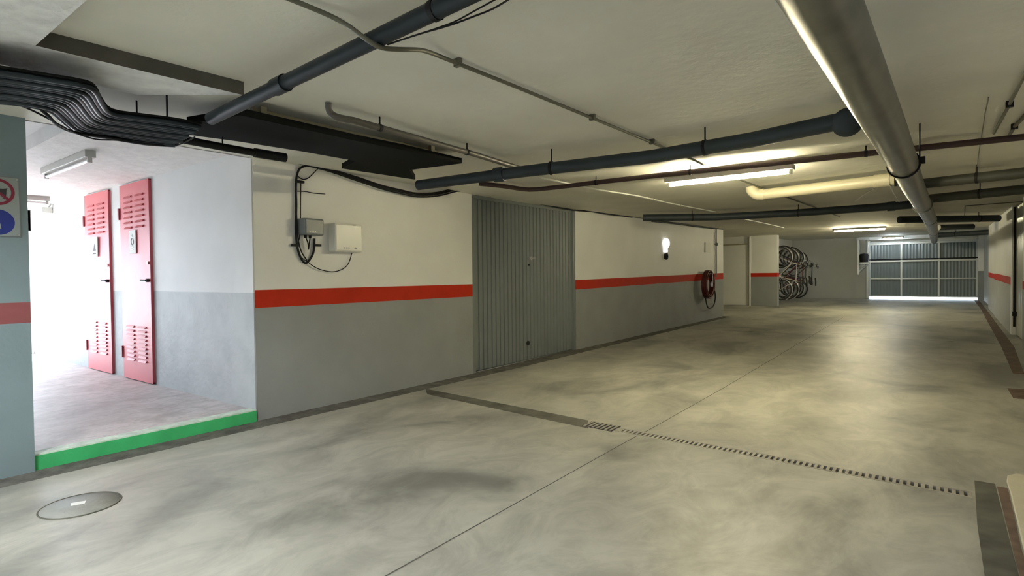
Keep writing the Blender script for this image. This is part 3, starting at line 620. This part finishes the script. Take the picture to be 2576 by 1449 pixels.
# ------------------------------------------------------------------ left wall equipment
def cable(pts, r, label, name='wall_cable', off=.02, mt=m_black, n=4):
    m = M(); m.tube(smooth([atw(q[0], q[1], off) for q in pts], n), r, 8)
    return tag(m.obj(name, mt), label, 'cable')
m = M()
for (dy, r, o_) in ((0, .013, .04), (5, .009, .06), (-4, .008, .05)):
    m.tube(smooth([atw(x, y+dy*min(1, max(0, (x-700)/200)), o_) for x, y in [(722, 402), (775, 415), (830, 428), (900, 450), (960, 470), (1010, 482), (1050, 490), (1100, 488), (1150, 476), (1190, 470)]]), r, 8)
tag(m.obj('wall_cable', m_black), 'thick black cable bunch along the top of the wall left of the grey door', 'cable')
cable([(1130, 466), (1190, 478), (1260, 492), (1350, 508), (1440, 522), (1530, 538), (1620, 548)], .017, 'black cable along the wall top over the grey garage door, the upper', off=.05)
cable([(1170, 480), (1300, 502), (1440, 528), (1500, 533), (1590, 547)], .010, 'black cable along the wall top over the grey garage door, the lower', off=.03)
cable([(1640, 556), (1700, 562), (1760, 570), (1818, 576)], .02, 'dark conduit along the wall top above the fire hose reel', off=.05)
t = thing('cable_loop', atw(748, 520, .02), 'black cable bunch dropping down the wall to the grey junction box', 'cable')
def cl(pts, r, nm, off=.02): m = M(); m.tube(smooth([atw(q[0], q[1], off) for q in pts]), r, 8); m.obj(nm, m_black, t)
cl([(835, 424), (790, 417), (760, 420), (748, 437), (744, 470), (745, 515), (744, 570), (747, 615), (755, 645), (768, 662), (780, 652), (789, 632), (791, 600)], .011, 'main_cable')
cl([(800, 424), (788, 436), (775, 448), (762, 451), (750, 444)], .005, 'side_cable')
cl([(757, 455), (756, 520), (756, 570), (753, 600), (748, 620), (757, 645), (775, 660), (800, 676), (835, 684), (862, 677), (877, 662), (885, 637)], .0048, 'loop_cable', .025)
cl([(745, 520), (749, 590), (757, 630), (772, 655)], .006, 'side_cable', .03)
cl([(748, 481), (770, 482), (790, 486), (818, 488)], .004, 'stub_wire', .012)
for q in ((754, 457), (742, 617), (797, 617)):
    p = atw(*q, .012); m = M(); m.box((p.x-.02, p.y-.035, p.z-.012), (p.x+.02, p.y+.04, p.z+.010)); m.obj('cable_clip', m_black, t)
def wallbox(name, y0, y1, z0, z1, dep, mt, label, cat, bev=.01):
    t = thing(name, (wallx((y0+y1)/2), (y0+y1)/2, z0), label, cat)
    m = M(); X = wallx(y0); m.box((X-.01, y0, z0), (X+dep, y1, z1)); m.obj('enclosure', mt, t, bevel=bev); return t, X
a = atw(765, 545, .12); b = atw(805, 592, .12)
t, X = wallbox('junction_box', a.y, b.y+.05, b.z, a.z-.01, .12, m_greyplastic, 'dark grey square junction box with cables below, on the wall', 'junction box', .012)
m = M(); m.box((X+.12, a.y+.015, b.z+.012), (X+.128, b.y+.035, a.z-.022)); m.obj('lid', m_greyplastic, t, bevel=.004)
for k, yy in enumerate((.05, .07, .09, .11)):
    m = M(); m.box((X+.128, a.y+yy, b.z+.025), (X+.1295, a.y+yy+.011, b.z+.035+.007*(k % 2))); m.obj('label_mark', m_whiteplastic, t)
for dy in (.05, .10):
    m = M(); m.disc((X+.06, a.y+dy, b.z), (0, 0, -1), .014, .03, 10); m.obj('cable_gland', m_black, t)
m = M(); m.tube(smooth([(X+.06, a.y+.05, b.z-.02), (X+.05, a.y+.08, b.z-.07), (X+.03, a.y+.10, b.z-.12)]), .006, 8); m.tube([(X+.06, a.y+.10, b.z-.02), (X+.03, a.y+.10, b.z-.14)], .006, 8); m.obj('lead', m_black, t)
a = atw(845, 560, .10); b = atw(912, 640, .10)
t, X = wallbox('equipment_box', a.y-.02, b.y, b.z+.02, a.z+.0, .11, m_whiteplastic, 'white rounded equipment box on the wall right of the grey junction box', 'equipment box', .02)
zz = b.z+.055
for yy in (.06, .085, .11): m = M(); m.box((X+.11, a.y+yy+.03, zz), (X+.112, a.y+yy+.045, zz+.014)); m.obj('printed_mark', m_greyplastic, t)
m = M(); m.box((X+.11, a.y+.20, a.z-.02), (X+.112, a.y+.235, a.z-.014)); m.obj('printed_mark', m_greyplastic, t)
m = M(); m.extr([(X+.111, a.y+.21, zz+.007), (X+.111, a.y+.235, zz+.018), (X+.111, a.y+.235, zz-.004)], (.0015, 0, 0)); m.box((X+.11, a.y+.235, zz+.003), (X+.112, a.y+.25, zz+.011))
m.obj('printed_arrow', m_greyplastic, t)
# wall lamp
p = atw(1677, 612, .05)
t = thing('wall_light', p, 'small white oval wall light with a black lower part', 'wall light')
m = M(); m.lathe((wallx(p.y), p.y, p.z), (1, 0, 0), [(0, .11), (.05, .12), (.09, .09), (.11, .0)], 20); m.box((wallx(p.y), p.y-.07, p.z-.2), (wallx(p.y)+.05, p.y+.07, p.z-.06)); m.obj('globe', mat('wall_light_globe', (.9, .9, .86), .4, emit=(1, .98, .9), es=.9), t)
m = M(); m.lathe((wallx(p.y), p.y+.02, p.z-.29), (1, 0, 0), [(0, .07), (.05, .08), (.08, 0)], 16); m.obj('lower_oval', m_black, t)  # separate black oval set below the globe
# notice
a = atw(1773, 610, .01); b = atw(1787, 635, .01)
m = M(); m.box((wallx(a.y)-.01, a.y, b.z), (wallx(a.y)+.03, b.y, a.z)); tag(m.obj('wall_notice', m_paper), 'small white notice on the wall above the fire hose reel', 'notice')
# hose reel
p = atw(1783, 708, .0); c = Vector((wallx(14.45), 14.45, .93))
t = thing('fire_hose_reel', (c.x, c.y, c.z-.45), 'dark red fire hose reel on the wall near the far left corner', 'fire hose reel')
m = M(); m.lathe(c+Vector((.05, 0, 0)), (1, 0, 0), [(0, .0), (.0, .42), (.02, .42), (.02, .2), (.16, .2), (.16, .42), (.18, .42), (.18, 0)], 30); m.obj('drum', mat('reel_red', (.06, .008, .006), .5), t)
m = M()
for k in range(4):
    for j in range(2): m.tube([c+Vector((.085+.032*k, (.28+.07*j)*math.cos(a), (.28+.07*j)*math.sin(a))) for a in [2*PI*i/28 for i in range(28)]], .017, 8, closed=True)
m.obj('coiled_hose', m_hose, t)
m = M(); m.tube(smooth([c+Vector((.12, .3, -.1)), c+Vector((.12, .55, -.18)), c+Vector((.1, .68, -.38)), c+Vector((.09, .55, -.58)), c+Vector((.1, .15, -.62)), c+Vector((.12, -.1, -.5)), c+Vector((.12, -.2, -.3))]), .016, 8); tag(m.obj('loose_hose', m_rubber, t), 'loose black hose loop')
m = M(); m.tube([c+Vector((.2, 0, 0)), c+Vector((.23, 0, 0))], .07, 16); m.tube([c+Vector((.22, .05, .3)), c+Vector((.24, .02, .05))], .012, 8); m.obj('hub', m_steel, t)
m = M(); m.box(tuple(c+Vector((.005, -.05, -.1))), tuple(c+Vector((.06, .05, .1)))); m.obj('bracket', m_black, t)
y_ = atw(1803, 600).y-.15
t = thing('water_pipe', (wallx(y_), y_, 1.1), 'thin grey vertical water pipe with a valve above the hose reel', 'pipe')
m = M(); X = wallx(y_)+.035; m.tube([(X, y_, 1.1), (X, y_, 2.40)], .02, 10); m.obj('run', mat('pipe_grey_green', (.24, .25, .20), .5), t)
m = M(); m.ball((X+.01, y_, 1.98), .045); m.tube([(X, y_-.06, 1.98), (X, y_+.06, 1.98)], .02, 8); m.obj('valve', m_greyplastic, t)

# sign on the near pillar
t = thing('safety_sign', (-4.92, .93, 1.60), 'white sign plate with a red prohibition ring over a blue disc, on the near pillar', 'sign')
X = -4.93; yc = .93; 
m = M(); m.box((X, .815, 1.60), (X+.006, 1.045, 2.0)); m.obj('plate', m_signshaded, t, bevel=.002)
m = M()
for (a, b) in (((.815, 1.60), (1.045, 1.606)), ((.815, 1.994), (1.045, 2.0)), ((.815, 1.6), (.82, 2.0)), ((1.04, 1.6), (1.045, 2.0))): m.box((X+.006, a[0], a[1]), (X+.0075, b[0], b[1]))
m.obj('border', m_greyplastic, t)
def ann(m, cy_, cz_, r0, r1, seg=40, x=X+.0075):
    vs = []; fs = []
    for k in range(seg):
        a = 2*PI*k/seg
        vs += [(x, cy_+r0*math.cos(a), cz_+r0*math.sin(a)), (x, cy_+r1*math.cos(a), cz_+r1*math.sin(a))]
    for k in range(seg): j = (k+1) % seg; fs.append((2*k, 2*k+1, 2*j+1, 2*j))
    m.add(vs, fs)
m = M(); ann(m, yc, 1.895, .070, .088); m.extr([(X+.0078, yc-.052, 1.952), (X+.0078, yc-.064, 1.94), (X+.0078, yc+.052, 1.838), (X+.0078, yc+.064, 1.85)], (.0006, 0, 0)); m.obj('prohibition_ring', m_signred, t)
m = M()   # four-legged animal outline, facing away
dog = [(-.05, -.005), (-.048, .02), (-.03, .03), (-.012, .022), (.03, .024), (.052, .03), (.046, .015), (.042, -.045), (.030, -.045), (.028, -.01), (-.012, -.01), (-.016, -.045), (-.028, -.045), (-.028, -.002)]
m.extr([(X+.0077, yc+a, 1.893+b) for a, b in dog], (.0004, 0, 0)); m.obj('pictogram', m_ink, t)
m = M(); m.disc((X+.006, yc, 1.695), (1, 0, 0), .084, .0015, 36); m.obj('blue_disc', m_signblue, t)
m = M(); m.disc((X+.0076, yc-.01, 1.705), (1, 0, 0), .016, .0012, 16); m.extr([(X+.0076, yc-.035, 1.65), (X+.0076, yc+.015, 1.65), (X+.0076, yc+.01, 1.687), (X+.0076, yc-.03, 1.687)], (.0012, 0, 0)); m.obj('disc_figure', m_signshaded, t)
for (yy, zz) in ((.828, 1.985), (1.032, 1.985), (.828, 1.615), (1.032, 1.615)):
    m = M(); m.disc((X+.006, yy, zz), (1, 0, 0), .005, .003, 10); m.obj('screw', m_steel, t)

# ------------------------------------------------------------------ gate motor on its bracket
t = thing('gate_motor', (-2.13, 25.6, 1.42), 'black gate motor sitting on a pale triangular bracket left of the far gate', 'motor')
m = M(); m.lathe((-2.12, 25.62, 1.44), (0, 0, 1), [(0, .13), (.25, .15), (.32, .13), (.34, 0)], 20); m.obj('motor_body', m_black, t)
m = M(); m.box((-2.30, 25.52, 1.38), (-1.94, 25.72, 1.42)); m.tube([(-1.98, 25.6, 1.38), (-2.28, 25.6, 1.08)], .03, 4); m.box((-2.33, 25.55, .95), (-2.27, 25.86, 2.3)); tag(m.obj('bracket', m_frame, t), 'pale steel bracket')
m = M(); m.tube([(-2.02, 25.7, .05), (-2.02, 25.7, 1.35)], .07, 14); m.tube([(-2.0, 25.7, 1.8), (-2.0, 25.7, 2.3)], .07, 14)
tag(m.obj('gate_post', m_frame), 'pale round post beside the far gate behind the black motor', 'post')
m = M()
for x in (-1.95, 1.27): m.box((x-.03, 25.6, 2.20), (x+.03, 26.02, 2.24))
m.box((-1.9, 25.4, 2.27), (1.2, 25.45, 2.30)); tag(m.obj('gate_rail', m_frame), 'pale horizontal rail over the far gate', 'rail')

# ------------------------------------------------------------------ bicycles hanging upright on the bay wall
m_rim = mat('wheel_rim', (.22, .22, .22), .3, metal=.7)
m_spoke = mat('spoke_steel', (.10, .10, .10), .4, metal=.7)
def circle(c, r, n, ax='y'): return [Vector((c[0]+r*math.cos(a), c[1], c[2]+r*math.sin(a))) for a in [2*PI*k/n for k in range(n)]]
def make_bike(label, frame_mat, rim_mat, fender=True):
    t = bpy.data.objects.new('bicycle', None); C.objects.link(t); t['_o'] = [0, 0, 0]; tag(t, label, 'bicycle', 'bicycles hung upright in the bay')
    # local: x forward, y sideways, z up; origin at rear wheel contact
    RW = (0, 0, .34); FW = (1.04, 0, .34); BB = (.43, 0, .28); ST = (.29, 0, .80); HT = (.82, 0, .82); HB = (.86, 0, .70)
    for c, nm in ((RW, 'rear'), (FW, 'front')):
        m = M(); m.tube(circle(c, .325, 36), .021, 8, closed=True); wh = m.obj('wheel', m_rubber, t, local=True)
        m = M(); m.tube(circle(c, .298, 36), .011, 6, closed=True); m.obj('rim', rim_mat, wh, local=True)
        m = M()
        for k in range(18):
            a = 2*PI*k/18; m.tube([Vector((c[0], .02*(1 if k % 2 else -1), c[2])), Vector((c[0]+.295*math.cos(a), 0, c[2]+.295*math.sin(a)))], .0022, 4)
        m.tube([Vector((c[0], -.05, c[2])), Vector((c[0], .05, c[2]))], .025, 10); m.obj('spokes', m_spoke, wh, local=True)
    m = M(); r = .016
    for a, b in ((BB, ST), (BB, HB), (ST, HT)): m.tube([a, b], r, 10)
    m.tube([HT, HB], .02, 10)
    for s in (-.05, .05):
        m.tube([(BB[0], s*.6, BB[2]), (0, s, .34)], .010, 8); m.tube([(ST[0], s*.4, ST[2]-.03), (0, s, .34)], .009, 8)
    m.obj('frame', frame_mat, t, local=True)
    m = M()
    for s in (-.05, .05): m.tube([(.865, s, .68), (.93, s, .55), (1.04, s, .34)], .012, 8)
    m.tube([(.865, -.05, .68), (.865, .05, .68)], .016, 8); m.obj('fork', frame_mat, t, local=True)
    m = M(); m.tube([HT, (.80, 0, .92), (.87, 0, .95)], .014, 8)
    m.tube(smooth([(.80, -.29, 1.0), (.86, -.20, .99), (.88, -.08, .95), (.88, .08, .95), (.86, .20, .99), (.80, .29, 1.0)]), .011, 8); hb = m.obj('handlebar', m_alu, t, local=True)
    m = M()
    for s in (-1, 1): m.tube([(.80, .29*s, 1.0), (.72, .33*s, 1.0)], .017, 8); m.tube([(.85, .20*s, .98), (.90, .22*s, .93), (.84, .29*s, .93)], .006, 6)
    m.obj('grips', m_rubber, hb, local=True)
    m = M(); m.tube([ST, (.26, 0, .92)], .012, 8); m.obj('seat_post', m_alu, t, local=True)
    m = M(); vs = [(.10, -.075, .95), (.16, -.08, .955), (.28, -.03, .95), (.38, -.018, .94), (.38, .018, .94), (.28, .03, .95), (.16, .08, .955), (.10, .075, .95)]
    m.extr(vs, (0, 0, -.045)); m.obj('saddle', m_rubber, t, local=True, bevel=.012)
    m = M(); m.lathe((BB[0], -.055, BB[2]), (0, 1, 0), [(0, .09), (.006, .09), (.006, 0)], 24)
    m.tube([(BB[0], -.07, BB[2]), (BB[0]+.12, -.075, BB[2]-.12)], .010, 8); m.tube([(BB[0], .06, BB[2]), (BB[0]-.12, .075, BB[2]+.12)], .010, 8); m.obj('crankset', m_steel, t, local=True)
    for s, x, z in ((-1, .12, -.12), (1, -.12, .12)):
        m = M(); m.box((BB[0]+x-.045, s*.08, BB[2]+z-.012), (BB[0]+x+.045, s*.17, BB[2]+z+.012)); m.obj('pedal', m_black, t, local=True)
    m = M(); m.tube([(BB[0], -.052, BB[2]+.09), (0, -.052, .38)], .004, 5); m.tube([(BB[0], -.052, BB[2]-.09), (0, -.052, .30)], .004, 5); m.obj('chain', m_steel, t, local=True)
    if fender:
        for c, a0, a1 in ((RW, .1, 2.6), (FW, .5, 2.9)):
            m = M(); m.tube([Vector((c[0]+.36*math.cos(a0+(a1-a0)*k/14), 0, c[2]+.36*math.sin(a0+(a1-a0)*k/14))) for k in range(15)], .014, 6); m.obj('mudguard', m_alu, t, local=True)
    return t
m_fsilver = mat('bike_silver', (.62, .60, .60), .3, metal=.6); m_fdark = mat('bike_dark', (.03, .03, .045), .35); m_fred = mat('bike_dark_red', (.14, .02, .03), .35)
BR = Matrix((Vector((0, 0, 1)), Vector((0, -1, 0)), Vector((1, 0, 0)))).transposed().to_4x4()
BS = 1.08
def hang(b, X, Y, z, yaw=0): b.matrix_world = Matrix.Translation((X, Y, z+rise(Y))) @ Matrix.Rotation(yaw, 4, 'Z') @ BR @ Matrix.Scale(BS, 4)
b1 = make_bike('silver-framed bicycle with mudguards hung upright, nearest the striped pillar', m_fsilver, m_rim, True)
b2 = make_bike('dark bicycle hung upright, second behind the silver one', m_fdark, m_rim, False)
BZ = .53
hang(b1, -4.60, 21.15, BZ, .10); hang(b2, -4.60, 21.75, BZ+.06, -.04)
b3 = make_bike('dark red bicycle hung upright, third in the row in the bay', m_fred, m_rim, True); hang(b3, -4.60, 22.35, BZ-.03, .06)
HK = [(21.15, BZ), (21.75, BZ+.06), (22.35, BZ-.03)]
for (src, Y, z, yaw, lab) in ((b2, 22.95, BZ+.04, .08, 'dark bicycle hung upright, fourth in the row in the bay'), (b1, 23.55, BZ-.02, -.1, 'silver bicycle hung upright, second from the back wall'),
                              (b2, 24.25, BZ-.08, .15, 'dark bicycle hung upright, last in the row by the back wall')):
    b = copy_tree(src); hang(b, -4.60, Y, z, yaw); b['label'] = lab; HK.append((Y, z))
t = thing('bicycle_rack', (-4.7, 22.8, 1.8), 'steel rail with hooks on the bay wall holding the bicycles', 'rack')
m = M(); m.box((-4.76, 21.0, 2.0), (-4.72, 24.7, 2.05)); m.obj('rail', m_steel, t)
for Y, z in HK:
    m = M(); zt = z+BS*(1.04+.31); m.tube(smooth([(-4.73, Y, 2.02), (-4.5, Y, zt+.02), (-4.3, Y, zt-.02), (-4.24, Y, zt-.01), (-4.22, Y, zt+.05)]), .009, 6); m.obj('hook', m_steel, t)

for o in bpy.data.objects:
    if '_o' in o: del o['_o']
